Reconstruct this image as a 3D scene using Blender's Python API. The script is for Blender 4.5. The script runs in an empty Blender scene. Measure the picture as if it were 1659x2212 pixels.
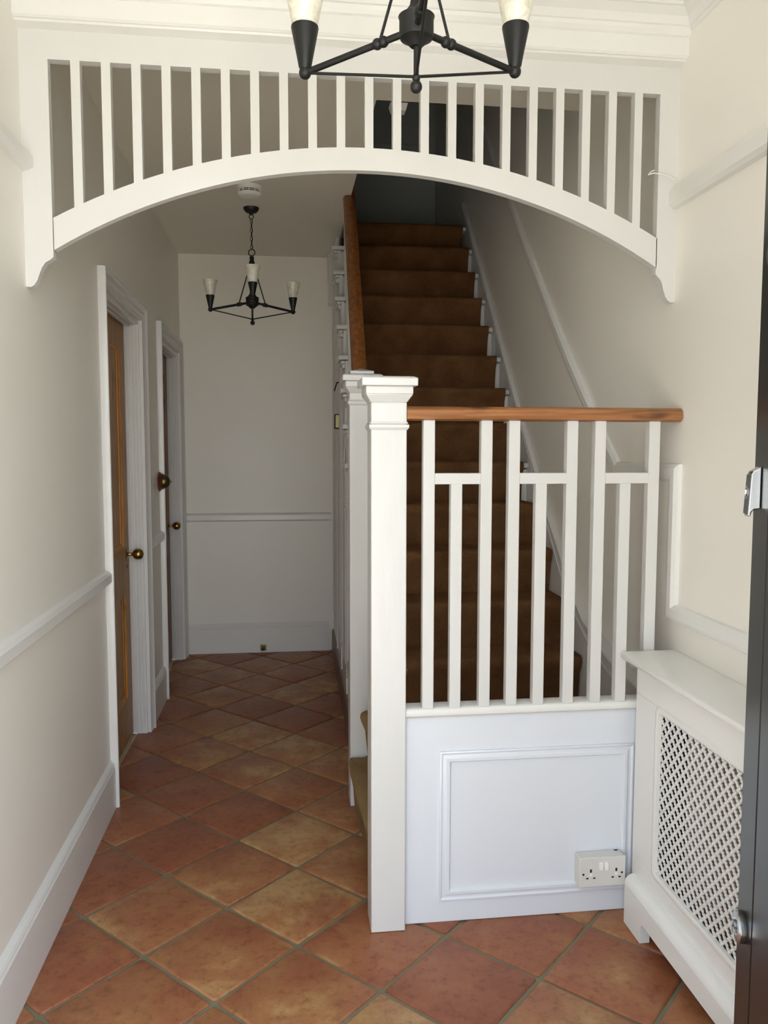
import bpy, bmesh, math, random
from mathutils import Vector, Matrix
random.seed(7)
S = bpy.context.scene
COL = S.collection
W_, H_ = 1659, 2212
EYE = 1.45

# ---------------------------------------------------------------- camera
F_PX, YAW, PIT, ROL = 1732.45, 0.122453, 0.080904, 0.0010024
cy, sy, cp, sp = math.cos(YAW), math.sin(YAW), math.cos(PIT), math.sin(PIT)
Fv = Vector((sy*cp, cy*cp, -sp)); R0 = Vector((cy, -sy, 0)); U0 = R0.cross(Fv)
Rv = math.cos(ROL)*R0 + math.sin(ROL)*U0
Uv = -math.sin(ROL)*R0 + math.cos(ROL)*U0
cd = bpy.data.cameras.new('camera'); cam = bpy.data.objects.new('camera', cd); COL.objects.link(cam)
cd.sensor_fit = 'VERTICAL'; cd.sensor_height = 36; cd.lens = 36*F_PX/H_
cd.clip_start = 0.02
M = Matrix((Rv, Uv, -Fv)).transposed().to_4x4(); M.translation = Vector((0, 0, EYE))
cam.matrix_world = M
S.camera = cam

# ---------------------------------------------------------------- world, lights, exposure
w = bpy.data.worlds.new('world'); S.world = w; w.use_nodes = True
nt = w.node_tree; nt.nodes.clear()
out = nt.nodes.new('ShaderNodeOutputWorld'); bg = nt.nodes.new('ShaderNodeBackground')
tc = nt.nodes.new('ShaderNodeTexCoord'); sx = nt.nodes.new('ShaderNodeSeparateXYZ')
cr = nt.nodes.new('ShaderNodeValToRGB')
cr.color_ramp.elements[0].position = 0.0; cr.color_ramp.elements[0].color = (0.86, 0.87, 0.86, 1)
cr.color_ramp.elements[1].position = 0.9; cr.color_ramp.elements[1].color = (0.56, 0.74, 1.0, 1)
nt.links.new(tc.outputs['Generated'], sx.inputs[0]); nt.links.new(sx.outputs['Z'], cr.inputs[0])
nt.links.new(cr.outputs[0], bg.inputs['Color'])
# hazy sky, smoothly brighter towards the side the sun stands on (+x)
sm = nt.nodes.new('ShaderNodeMath'); sm.operation = 'MULTIPLY_ADD'; sm.inputs[1].default_value = 1.7; sm.inputs[2].default_value = 3.1
nt.links.new(sx.outputs['X'], sm.inputs[0]); nt.links.new(sm.outputs[0], bg.inputs['Strength'])
nt.links.new(bg.outputs[0], out.inputs[0])

sd = bpy.data.lights.new('sun', 'SUN'); sd.energy = 17.0; sd.angle = math.radians(1.5); sd.color = (1, .95, .87)
sun = bpy.data.objects.new('sun', sd); COL.objects.link(sun)
sun.rotation_euler = Vector((-0.74, -0.09, -0.66)).to_track_quat('-Z', 'Y').to_euler()

def portal(name, x0, x1, y, z0, z1):
    d = bpy.data.lights.new(name, 'AREA'); d.shape = 'RECTANGLE'; d.size = x1-x0; d.size_y = z1-z0
    d.cycles.is_portal = True
    o = bpy.data.objects.new(name, d); COL.objects.link(o)
    o.location = ((x0+x1)/2, y, (z0+z1)/2); o.rotation_euler = (math.radians(90), 0, 0)
portal('doorway_portal', -.54, .55, .40, 0, 2.10)
portal('fanlight_portal', -.54, 1.12, .40, 2.16, 2.72)
S.view_settings.view_transform = 'Standard'; S.view_settings.look = 'None'
S.view_settings.gamma = 1; S.view_settings.use_curve_mapping = False
S.view_settings.exposure = 1.06
S.cycles.max_bounces = 14; S.cycles.diffuse_bounces = 12; S.cycles.sample_clamp_indirect = 6

# ---------------------------------------------------------------- materials
def srgb(r, g, b):
    f = lambda c: (c/255/12.92) if c/255 <= .04045 else ((c/255+.055)/1.055)**2.4
    return (f(r), f(g), f(b), 1)
def mat(name, col, rough=.5, metal=0, spec=.5, bump=0, bscale=40, var=0, vscale=3, stretch=(1, 1, 1), coat=0):
    m = bpy.data.materials.new(name); m.use_nodes = True; n = m.node_tree; b = n.nodes['Principled BSDF']
    b.inputs['Base Color'].default_value = col; b.inputs['Roughness'].default_value = rough
    b.inputs['Metallic'].default_value = metal; b.inputs['Specular IOR Level'].default_value = spec
    b.inputs['Coat Weight'].default_value = coat
    if bump or var:
        t = n.nodes.new('ShaderNodeTexCoord'); mp = n.nodes.new('ShaderNodeMapping'); mp.inputs['Scale'].default_value = stretch
        n.links.new(t.outputs['Object'], mp.inputs[0])
    if bump:
        no = n.nodes.new('ShaderNodeTexNoise'); no.inputs['Scale'].default_value = bscale; no.inputs['Detail'].default_value = 4
        bu = n.nodes.new('ShaderNodeBump'); bu.inputs['Strength'].default_value = bump; bu.inputs['Distance'].default_value = .004
        n.links.new(mp.outputs[0], no.inputs['Vector']); n.links.new(no.outputs[0], bu.inputs['Height']); n.links.new(bu.outputs[0], b.inputs['Normal'])
    if var:
        n2 = n.nodes.new('ShaderNodeTexNoise'); n2.inputs['Scale'].default_value = vscale; n2.inputs['Detail'].default_value = 5
        mx = n.nodes.new('ShaderNodeMix'); mx.data_type = 'RGBA'
        mx.inputs['A'].default_value = tuple(c*(1-var) for c in col[:3])+(1,); mx.inputs['B'].default_value = tuple(min(1, c*(1+var)) for c in col[:3])+(1,)
        n.links.new(mp.outputs[0], n2.inputs['Vector']); n.links.new(n2.outputs[0], mx.inputs['Factor']); n.links.new(mx.outputs['Result'], b.inputs['Base Color'])
    return m
MW = {}
MW['wall'] = mat('wall_emulsion', (.82, .798, .735, 1), .42, bump=.12, bscale=9, var=.02, vscale=2)
MW['ceil'] = mat('ceiling_emulsion', (.79, .76, .68, 1), .7, bump=.06, bscale=12)
MW['trim'] = mat('white_gloss_paint', (.65, .645, .628, 1), .28, bump=.35, bscale=22, stretch=(1, 1, .25))
MW['trimh'] = mat('white_gloss_trim', (.755, .75, .725, 1), .3, bump=.10, bscale=25)
MW['panel'] = mat('white_satin_panel', (.71, .74, .785, 1), .36, bump=.08, bscale=10)
MW['sock'] = mat('ivory_plastic', (.66, .645, .61, 1), .35)
MW['sw'] = mat('white_plastic', (.82, .82, .80, 1), .3)
MW['dark'] = mat('dark_slot', (.012, .01, .012, 1), .6)
MW['black'] = mat('black_iron', (.004, .004, .004, 1), .5, bump=.08, bscale=60)
MW['taupe'] = mat('taupe_skirting', srgb(112, 94, 82), .4)
MW['brass'] = mat('aged_brass', (.36, .25, .09, 1), .24, metal=1)
MW['brassd'] = mat('dark_brass', (.16, .11, .045, 1), .34, metal=1)
MW['chrome'] = mat('brushed_silver', (.62, .64, .66, 1), .22, metal=1)
MW['gun'] = mat('grey_metal', (.20, .21, .22, 1), .35, metal=.8)
MW['pullf'] = mat('dark_grey_face', (.07, .07, .07, 1), .5)
MW['char'] = mat('charcoal_door', (.006, .006, .007, 1), .3, bump=.03, bscale=30)
MW['rad'] = mat('radiator_enamel', srgb(140, 124, 110), .5)
MW['grout'] = mat('grout', srgb(124, 116, 92), .9, bump=.3, bscale=90, var=.12, vscale=12)
MW['pave'] = mat('outdoor_paving', (.50, .46, .385, 1), .9)
MW['mahog'] = mat('mahogany_disc', srgb(90, 38, 22), .3)
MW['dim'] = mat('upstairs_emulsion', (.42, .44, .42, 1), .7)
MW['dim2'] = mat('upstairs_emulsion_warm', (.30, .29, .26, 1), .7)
MW['brushed'] = mat('brass_plate', srgb(150, 140, 100), .3, metal=.6)

def wood(name, c1, c2, axis, rough=.35, scale=9.0):
    m = bpy.data.materials.new(name); m.use_nodes = True; n = m.node_tree; b = n.nodes['Principled BSDF']
    t = n.nodes.new('ShaderNodeTexCoord'); mp = n.nodes.new('ShaderNodeMapping')
    s = [1, 1, 1]; s[axis] = .06; mp.inputs['Scale'].default_value = s
    no = n.nodes.new('ShaderNodeTexNoise'); no.inputs['Scale'].default_value = scale*6; no.inputs['Detail'].default_value = 6; no.inputs['Distortion'].default_value = .6
    mp2 = n.nodes.new('ShaderNodeMapping'); s2 = [1, 1, 1]; s2[axis] = .35; mp2.inputs['Scale'].default_value = s2
    kn = n.nodes.new('ShaderNodeTexNoise'); kn.inputs['Scale'].default_value = scale*1.6; kn.inputs['Detail'].default_value = 2
    r = n.nodes.new('ShaderNodeValToRGB'); r.color_ramp.elements[0].position = .32; r.color_ramp.elements[0].color = c1
    r.color_ramp.elements[1].position = .66; r.color_ramp.elements[1].color = c2
    r2 = n.nodes.new('ShaderNodeValToRGB'); r2.color_ramp.elements[0].position = .27; r2.color_ramp.elements[0].color = (.25, .2, .16, 1)
    r2.color_ramp.elements[1].position = .36; r2.color_ramp.elements[1].color = (1, 1, 1, 1)
    mx = n.nodes.new('ShaderNodeMix'); mx.data_type = 'RGBA'; mx.blend_type = 'MULTIPLY'; mx.inputs['Factor'].default_value = 1
    L = n.links.new
    L(t.outputs['Object'], mp.inputs[0]); L(t.outputs['Object'], mp2.inputs[0]); L(mp.outputs[0], no.inputs['Vector']); L(mp2.outputs[0], kn.inputs['Vector'])
    L(no.outputs[0], r.inputs[0]); L(kn.outputs[0], r2.inputs[0]); L(r.outputs[0], mx.inputs['A']); L(r2.outputs[0], mx.inputs['B'])
    L(mx.outputs['Result'], b.inputs['Base Color']); b.inputs['Roughness'].default_value = rough
    return m
MW['pineX'] = wood('pine_rail_x', srgb(126, 80, 44), srgb(178, 122, 78), 0)
MW['pineY'] = wood('pine_rail_y', srgb(98, 56, 24), srgb(142, 86, 42), 1)
MW['pineZ'] = wood('pine_door', srgb(134, 98, 58), srgb(176, 136, 88), 2, rough=.5)
MW['pineB'] = wood('pine_moulding', srgb(150, 96, 36), srgb(192, 132, 62), 2, rough=.45)
MW['pineR'] = wood('red_pine_door', srgb(120, 62, 26), srgb(156, 88, 44), 2, rough=.4)
MW['pineRd'] = wood('greyed_pine_door', srgb(110, 84, 66), srgb(140, 108, 86), 2, rough=.5)

def carpet(name, c1, c2):
    m = bpy.data.materials.new(name); m.use_nodes = True; n = m.node_tree; b = n.nodes['Principled BSDF']; L = n.links.new
    t = n.nodes.new('ShaderNodeTexCoord')
    no = n.nodes.new('ShaderNodeTexNoise'); no.inputs['Scale'].default_value = 320; no.inputs['Detail'].default_value = 3
    n2 = n.nodes.new('ShaderNodeTexNoise'); n2.inputs['Scale'].default_value = 9; n2.inputs['Detail'].default_value = 4
    ad = n.nodes.new('ShaderNodeMath'); ad.operation = 'MULTIPLY_ADD'; ad.inputs[1].default_value = .6
    a2 = n.nodes.new('ShaderNodeMath'); a2.operation = 'MULTIPLY'; a2.inputs[1].default_value = .4
    r = n.nodes.new('ShaderNodeValToRGB'); r.color_ramp.elements[0].position = .36; r.color_ramp.elements[0].color = c1
    r.color_ramp.elements[1].position = .64; r.color_ramp.elements[1].color = c2
    L(t.outputs['Object'], no.inputs['Vector']); L(t.outputs['Object'], n2.inputs['Vector']); L(n2.outputs[0], a2.inputs[0])
    L(no.outputs[0], ad.inputs[0]); L(a2.outputs[0], ad.inputs[2]); L(ad.outputs[0], r.inputs[0]); L(r.outputs[0], b.inputs['Base Color'])
    bu = n.nodes.new('ShaderNodeBump'); bu.inputs['Strength'].default_value = .8; bu.inputs['Distance'].default_value = .006
    L(no.outputs[0], bu.inputs['Height']); L(bu.outputs[0], b.inputs['Normal'])
    b.inputs['Roughness'].default_value = 1; b.inputs['Specular IOR Level'].default_value = .1
    b.inputs['Sheen Weight'].default_value = .25; b.inputs['Sheen Tint'].default_value = c2
    return m
MW['carpet'] = carpet('brown_carpet', srgb(84, 56, 34), srgb(122, 88, 58))
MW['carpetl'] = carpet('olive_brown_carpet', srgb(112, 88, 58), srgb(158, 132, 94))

def tile_mat():
    m = bpy.data.materials.new('terracotta_tile'); m.use_nodes = True; n = m.node_tree; b = n.nodes['Principled BSDF']; L = n.links.new
    t = n.nodes.new('ShaderNodeTexCoord'); oi = n.nodes.new('ShaderNodeObjectInfo')
    cb = n.nodes.new('ShaderNodeVectorMath'); cb.operation = 'ADD'
    mu = n.nodes.new('ShaderNodeMath'); mu.operation = 'MULTIPLY'; mu.inputs[1].default_value = 60
    L(oi.outputs['Random'], mu.inputs[0]); L(t.outputs['Object'], cb.inputs[0]); L(mu.outputs[0], cb.inputs[1])
    big = n.nodes.new('ShaderNodeTexNoise'); big.inputs['Scale'].default_value = 4.2; big.inputs['Detail'].default_value = 6; big.inputs['Roughness'].default_value = .68
    fin = n.nodes.new('ShaderNodeTexNoise'); fin.inputs['Scale'].default_value = 34; fin.inputs['Detail'].default_value = 6; fin.inputs['Roughness'].default_value = .75
    for q in (big, fin): L(cb.outputs[0], q.inputs['Vector'])
    # per tile shift between redder and ochre tiles
    sh = n.nodes.new('ShaderNodeMath'); sh.operation = 'MULTIPLY_ADD'; sh.inputs[1].default_value = .34; sh.inputs[2].default_value = -.17
    L(oi.outputs['Random'], sh.inputs[0])
    ad = n.nodes.new('ShaderNodeMath'); ad.operation = 'ADD'; L(big.outputs[0], ad.inputs[0]); L(sh.outputs[0], ad.inputs[1])
    r = n.nodes.new('ShaderNodeValToRGB'); e = r.color_ramp.elements
    e[0].position = .26; e[0].color = srgb(136, 78, 54); e[1].position = .76; e[1].color = srgb(182, 146, 98)
    q = e.new(.45); q.color = srgb(150, 92, 62); q = e.new(.60); q.color = srgb(160, 110, 72)
    L(ad.outputs[0], r.inputs[0])
    r2 = n.nodes.new('ShaderNodeValToRGB'); r2.color_ramp.elements[0].position = .34; r2.color_ramp.elements[0].color = (.62, .55, .50, 1)
    r2.color_ramp.elements[1].position = .50; r2.color_ramp.elements[1].color = (1, 1, 1, 1)
    L(fin.outputs[0], r2.inputs[0])
    mx = n.nodes.new('ShaderNodeMix'); mx.data_type = 'RGBA'; mx.blend_type = 'MULTIPLY'; mx.inputs['Factor'].default_value = .8
    L(r.outputs[0], mx.inputs['A']); L(r2.outputs[0], mx.inputs['B']); L(mx.outputs['Result'], b.inputs['Base Color'])
    rr = n.nodes.new('ShaderNodeMapRange'); rr.inputs['To Min'].default_value = .52; rr.inputs['To Max'].default_value = .36
    L(fin.outputs[0], rr.inputs[0]); L(rr.outputs[0], b.inputs['Roughness'])
    bu = n.nodes.new('ShaderNodeBump'); bu.inputs['Strength'].default_value = .35; bu.inputs['Distance'].default_value = .003
    L(fin.outputs[0], bu.inputs['Height']); L(bu.outputs[0], b.inputs['Normal'])
    return m
MW['tile'] = tile_mat()

def alabaster():
    m = bpy.data.materials.new('alabaster_glass'); m.use_nodes = True; n = m.node_tree; b = n.nodes['Principled BSDF']; L = n.links.new
    t = n.nodes.new('ShaderNodeTexCoord'); no = n.nodes.new('ShaderNodeTexNoise'); no.inputs['Scale'].default_value = 38; no.inputs['Detail'].default_value = 5; no.inputs['Distortion'].default_value = 1.2
    r = n.nodes.new('ShaderNodeValToRGB'); r.color_ramp.elements[0].position = .35; r.color_ramp.elements[0].color = srgb(205, 200, 178)
    r.color_ramp.elements[1].position = .65; r.color_ramp.elements[1].color = srgb(238, 236, 222)
    L(t.outputs['Object'], no.inputs['Vector']); L(no.outputs[0], r.inputs[0]); L(r.outputs[0], b.inputs['Base Color'])
    b.inputs['Roughness'].default_value = .3
    b.inputs['Subsurface Weight'].default_value = .5; b.inputs['Subsurface Radius'].default_value = (.02, .02, .015); b.inputs['Subsurface Scale'].default_value = .5
    return m
MW['glass'] = alabaster()
gm = bpy.data.materials.new('window_glass'); gm.use_nodes = True
gb = gm.node_tree.nodes['Principled BSDF']; gb.inputs['Transmission Weight'].default_value = 1; gb.inputs['Roughness'].default_value = 0; gb.inputs['IOR'].default_value = 1.02
MW['pane'] = gm

# ---------------------------------------------------------------- helpers
class MB:
    def __init__(s): s.v = []; s.f = []
    def add(s, vs, fs):
        o = len(s.v); s.v += [tuple(p) for p in vs]; s.f += [tuple(i+o for i in q) for q in fs]; return s
    def box(s, x0, x1, y0, y1, z0, z1):
        return s.add([(x0,y0,z0),(x1,y0,z0),(x1,y1,z0),(x0,y1,z0),(x0,y0,z1),(x1,y0,z1),(x1,y1,z1),(x0,y1,z1)],
                     [(0,3,2,1),(4,5,6,7),(0,1,5,4),(1,2,6,5),(2,3,7,6),(3,0,4,7)])
    def frus(s, cx, cyy, z0, z1, a0, b0, a1, b1):   # rectangular frustum, half sizes
        return s.add([(cx-a0,cyy-b0,z0),(cx+a0,cyy-b0,z0),(cx+a0,cyy+b0,z0),(cx-a0,cyy+b0,z0),(cx-a1,cyy-b1,z1),(cx+a1,cyy-b1,z1),(cx+a1,cyy+b1,z1),(cx-a1,cyy+b1,z1)],
                     [(0,3,2,1),(4,5,6,7),(0,1,5,4),(1,2,6,5),(2,3,7,6),(3,0,4,7)])
    def prism(s, poly, axis, a0, a1):
        # poly points are the two other coordinates in order (x,y,z minus axis)
        n = len(poly)
        def p(q, a):
            l = list(q); l.insert(axis, a); return tuple(l)
        vs = [p(q, a0) for q in poly]+[p(q, a1) for q in poly]
        fs = [tuple(range(n))[::-1], tuple(range(n, 2*n))]+[(i, (i+1) % n, (i+1) % n+n, i+n) for i in range(n)]
        return s.add(vs, fs)
    def tube(s, p0, p1, r0, r1=None, n=12):
        r1 = r0 if r1 is None else r1
        p0 = Vector(p0); p1 = Vector(p1); d = (p1-p0).normalized()
        a = d.cross(Vector((0, 0, 1)) if abs(d.z) < .9 else Vector((1, 0, 0))).normalized(); b = d.cross(a)
        vs = []
        for p, r in ((p0, r0), (p1, r1)):
            for i in range(n):
                t = 2*math.pi*i/n; vs.append(p+a*math.cos(t)*r+b*math.sin(t)*r)
        fs = [tuple(range(n))[::-1], tuple(range(n, 2*n))]+[(i, (i+1) % n, (i+1) % n+n, i+n) for i in range(n)]
        return s.add(vs, fs)
    def lathe(s, prof, c=(0, 0, 0), axis=(0, 0, 1), n=24):
        # prof: (radius, distance along axis)
        c = Vector(c); d = Vector(axis).normalized()
        a = d.cross(Vector((0, 0, 1)) if abs(d.z) < .9 else Vector((1, 0, 0))).normalized(); b = d.cross(a)
        vs = []; fs = []
        for r, h in prof:
            for i in range(n):
                t = 2*math.pi*i/n; vs.append(c+d*h+a*math.cos(t)*r+b*math.sin(t)*r)
        for k in range(len(prof)-1):
            for i in range(n):
                j = (i+1) % n; fs.append((k*n+i, k*n+j, (k+1)*n+j, (k+1)*n+i))
        fs.append(tuple(range(n))[::-1]); fs.append(tuple(range((len(prof)-1)*n, len(prof)*n)))
        return s.add(vs, fs)
    def ball(s, c, r, n=16):
        return s.lathe([(max(1e-4, r*math.sin(math.pi*k/10)), -r*math.cos(math.pi*k/10)) for k in range(11)], c, n=n)
    def torus(s, c, R, r, nrm, n=20, m=8, sq=(1, 1), up=(0, 0, 1)):
        c = Vector(c); nn = Vector(nrm).normalized(); b = Vector(up); a = nn.cross(b).normalized(); b = a.cross(nn).normalized()
        vs = []; fs = []
        for i in range(n):
            t = 2*math.pi*i/n; dr = a*math.cos(t)*sq[0]+b*math.sin(t)*sq[1]; rad = (a*math.cos(t)+b*math.sin(t)).normalized()
            for j in range(m):
                u = 2*math.pi*j/m; vs.append(c+dr*R+rad*math.cos(u)*r+nn*math.sin(u)*r)
        for i in range(n):
            for j in range(m):
                fs.append((i*m+j, ((i+1) % n)*m+j, ((i+1) % n)*m+(j+1) % m, i*m+(j+1) % m))
        return s.add(vs, fs)
    def sweep(s, path, N, prof, closed=False):
        # prof: (side, out); side measured along N x T, mitred corners
        N = Vector(N).normalized(); P = [Vector(p) for p in path]; n = len(P); k = len(prof); vs = []
        for i in range(n):
            if closed: t0 = (P[i]-P[i-1]).normalized(); t1 = (P[(i+1) % n]-P[i]).normalized()
            else:
                t1 = (P[min(i+1, n-1)]-P[min(i, n-2)]).normalized(); t0 = (P[max(i, 1)]-P[max(i-1, 0)]).normalized()
            s0 = N.cross(t0); s1 = N.cross(t1); m = (s0+s1).normalized(); m = m/max(.2, m.dot(s0))
            for a, b in prof: vs.append(P[i]+m*a+N*b)
        fs = []
        rng = n if closed else n-1
        for i in range(rng):
            j = (i+1) % n
            for q in range(k): fs.append((i*k+q, i*k+(q+1) % k, j*k+(q+1) % k, j*k+q))
        if not closed: fs += [tuple(range(k))[::-1], tuple(range((n-1)*k, n*k))]
        return s.add(vs, fs)
def obj(name, mb, m, parent=None, bev=0, smooth=False, shear=None, kind=None, loc=None, seg=2):
    me = bpy.data.meshes.new(name)
    vs = mb.v
    if shear: vs = [(x+shear(x, y), y, z) for x, y, z in vs]
    if loc: vs = [(x-loc[0], y-loc[1], z-loc[2]) for x, y, z in vs]
    me.from_pydata(vs, [], mb.f)
    b = bmesh.new(); b.from_mesh(me); bmesh.ops.recalc_face_normals(b, faces=b.faces); b.to_mesh(me); b.free()
    o = bpy.data.objects.new(name, me); COL.objects.link(o)
    me.materials.append(MW[m] if isinstance(m, str) else m)
    if smooth or bev:
        for p in me.polygons: p.use_smooth = True
        try: me.set_sharp_from_angle(angle=math.radians(38))
        except Exception: pass
    if bev:
        md = o.modifiers.new('bevel', 'BEVEL'); md.width = bev; md.segments = seg; md.limit_method = 'ANGLE'; md.angle_limit = math.radians(30); md.harden_normals = False
    if loc: o.location = loc
    if parent: o.parent = parent
    if kind: o['kind'] = kind
    return o
def tag(o, label, cat, group=None):
    o['label'] = label; o['category'] = cat
    if group: o['group'] = group
    return o
def thing(name, label, cat, loc=(0, 0, 0), group=None):
    o = bpy.data.objects.new(name, None); COL.objects.link(o); o.location = loc; o.empty_display_size = .05
    if label: tag(o, label, cat, group)
    return o
def par(o, p):
    # parent keeping place when the root is not at the origin
    o.parent = p; o.matrix_parent_inverse = Matrix.Translation(p.location).inverted(); return o
def struct(name, mb, m, **k):
    return obj(name, mb, m, kind='structure', **k)
def sroot(name):
    o = bpy.data.objects.new(name, None); COL.objects.link(o); o['kind'] = 'structure'; o.empty_display_size = .05; return o
def SH(x, y): return .0135*max(0, y-3.1)*(1 if x > .05 else 0)
def SW(x, y):   # right wall face: steps in slightly along the stairs
    t = min(1, max(0, (y-2.36)/1.0)); return SH(x, y)-(.035*t*t*(3-2*t) if x > 1.16 else 0)

XL, XR, YB, ZC = -.705, 1.18, 5.66, 2.75
# ---------------------------------------------------------------- structure: walls
D1 = (3.31, 4.10); D2 = (4.716, 5.52); DT = 2.065
wl = MB()
wl.box(XL-.16, XL, .40, D1[0], 0, ZC).box(XL-.16, XL, D1[1], D2[0], 0, ZC).box(XL-.16, XL, D2[1], YB+.1, 0, ZC)
wl.box(XL-.16, XL, D1[0], D1[1], DT, ZC).box(XL-.16, XL, D2[0], D2[1], DT, ZC)
struct('wall_left', wl, 'wall')
wr = MB(); yy = [.40]+[2.36+.1*k for k in range(12)]+[6.5]
for a, b_ in zip(yy, yy[1:]): wr.prism([(a, -.02), (b_, -.02), (b_, 5.3), (a, 5.3)], 0, XR, XR+.15)
wv = [(x, y, z) for x, y, z in wr.v]; wr.f = [f for f in wr.f if len({wv[i][0] for i in f}) == 1]   # keep only the two long faces
wr.add([(XR, .40, -.02), (XR+.15, .40, -.02), (XR+.15, .40, 5.3), (XR, .40, 5.3), (XR, 6.5, -.02), (XR+.15, 6.5, -.02), (XR+.15, 6.5, 5.3), (XR, 6.5, 5.3)], [(0, 1, 2, 3), (4, 7, 6, 5)])
o = struct('wall_right', wr, 'wall', shear=SW, smooth=True)
struct('wall_back', MB().box(XL-.16, .40, YB, YB+.12, -.02, ZC+.22), 'wall')
# front wall around the open doorway and the fanlight above it
wf = MB(); wf.box(XL-.16, -.54, .40, .50, -.02, ZC+.2).box(.55, XR+.15, .40, .50, -.02, 2.12).box(-.54, XR+.15, .40, .50, 2.72, ZC+.2).box(1.12, XR+.15, .40, .50, 2.12, 2.72).box(-.54, .55, .40, .50, 2.10, 2.16).box(.55, 1.12, .40, .50, 2.12, 2.16)
struct('wall_front', wf, 'wall')
# ceiling with the stairwell opening
OX, OY = .352, 3.11
cl = MB(); cl.box(XL-.16, XR+.15, .40, OY, ZC, ZC+.22).box(XL-.16, OX, OY, YB+.12, ZC, ZC+.22)
struct('ceiling', cl, 'ceil')
# upstairs shell seen through the stairwell
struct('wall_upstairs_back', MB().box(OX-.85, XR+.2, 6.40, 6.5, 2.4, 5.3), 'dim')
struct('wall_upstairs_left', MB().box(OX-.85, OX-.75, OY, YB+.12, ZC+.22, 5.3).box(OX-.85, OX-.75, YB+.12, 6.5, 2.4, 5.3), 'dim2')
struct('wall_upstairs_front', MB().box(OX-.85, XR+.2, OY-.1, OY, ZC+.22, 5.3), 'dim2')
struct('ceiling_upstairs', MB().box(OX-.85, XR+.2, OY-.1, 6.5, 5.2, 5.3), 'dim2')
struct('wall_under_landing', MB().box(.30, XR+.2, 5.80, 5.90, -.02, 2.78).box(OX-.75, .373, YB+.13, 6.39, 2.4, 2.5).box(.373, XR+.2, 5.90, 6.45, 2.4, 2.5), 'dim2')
# overlight window
wn = sroot('window_1')
obj('window_frame', MB().box(-.54, -.50, .43, .48, 2.16, 2.72).box(1.08, 1.12, .43, .48, 2.16, 2.72).box(-.50, 1.08, .43, .48, 2.16, 2.20).box(-.50, 1.08, .43, .48, 2.68, 2.72), 'trim', wn)
obj('pane', MB().box(-.50, 1.08, .452, .458, 2.20, 2.68), 'pane', wn)
# outside ground
g = struct('ground', MB().box(-12, 12, -16, .42, -.25, -.12), 'pave')

# ---------------------------------------------------------------- floor with terracotta tiles
fl = sroot('floor')
obj('grout', MB().box(XL-.1, XR+.1, .40, YB+.1, -.06, -.006), 'grout', fl)
X0, Y0, DG, TT = 0.03137, 3.1237, .43903, -.008177
def clip(poly, ax, lim, sgn):
    o_ = []
    for i in range(len(poly)):
        a = poly[i-1]; b_ = poly[i]; da = sgn*(lim-a[ax]); db = sgn*(lim-b_[ax])
        if (da > 0) != (db > 0):
            t = da/(da-db); o_.append((a[0]+(b_[0]-a[0])*t, a[1]+(b_[1]-a[1])*t))
        if db > 0: o_.append(b_)
    return o_
c_, s_ = math.cos(TT), math.sin(TT)
for a in range(-14, 16):
    for b2 in range(-14, 16):
        # vertices lie at (i,j) with i+j integer steps of a half diagonal
        if (a+b2) % 2 == 0: continue
        i, j = a/2, b2/2                       # tile centre = midway between grid crossings
        cxx = X0+DG*(i*c_-j*s_); cyy = Y0+DG*(i*s_+j*c_)
        if not (-1.0 < cxx < 1.45 and .55 < cyy < 5.95): continue
        if cxx > .5 and cyy > 2.6: continue
        h = DG/2-.0073
        q = [(cxx+h*(p*c_-r*s_), cyy+h*(p*s_+r*c_)) for p, r in ((1, 0), (0, 1), (-1, 0), (0, -1))]
        # wavy hand made edges
        pts = []
        for k in range(4):
            A = q[k]; B = q[(k+1) % 4]
            for t in (.02, .25, .5, .75, .98):
                nx = (B[1]-A[1]); ny = -(B[0]-A[0]); L_ = math.hypot(nx, ny)
                wv = random.uniform(-.0018, .0016) if .1 < t < .9 else -.001
                pts.append((A[0]+(B[0]-A[0])*t+nx/L_*wv, A[1]+(B[1]-A[1])*t+ny/L_*wv))
        for ax, lim, sg in ((0, XR-.001, 1), (0, XL-.060 if (cxx < -.55 and (D1[0]-.05 < cyy < D1[1]+.05 or D2[0]-.05 < cyy < D2[1]+.1)) else XL+.001, -1), (1, YB-.001, 1)):
            if pts: pts = clip(pts, ax, lim, sg)
        if len(pts) < 3: continue
        mx_ = sum(p[0] for p in pts)/len(pts); my_ = sum(p[1] for p in pts)/len(pts)
        n_ = len(pts); dz = random.uniform(-.0012, .0008)
        def ins(p, d):
            vx, vy = mx_-p[0], my_-p[1]; l_ = math.hypot(vx, vy) or 1; return (p[0]+vx/l_*d, p[1]+vy/l_*d)
        mb = MB(); vs = [(p[0], p[1], -.012) for p in pts]+[(p[0], p[1], -.004+dz) for p in pts]+[ins(p, .0035)+(dz-.001,) for p in pts]+[ins(p, .008)+(dz,) for p in pts]
        fs = [tuple(range(3*n_, 4*n_))]
        for L0 in range(3):
            for k in range(n_): fs.append((L0*n_+k, L0*n_+(k+1) % n_, (L0+1)*n_+(k+1) % n_, (L0+1)*n_+k))
        mb.add(vs, fs)
        obj('tile', mb, 'tile', fl, smooth=True, loc=(cxx, cyy, 0))

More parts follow.
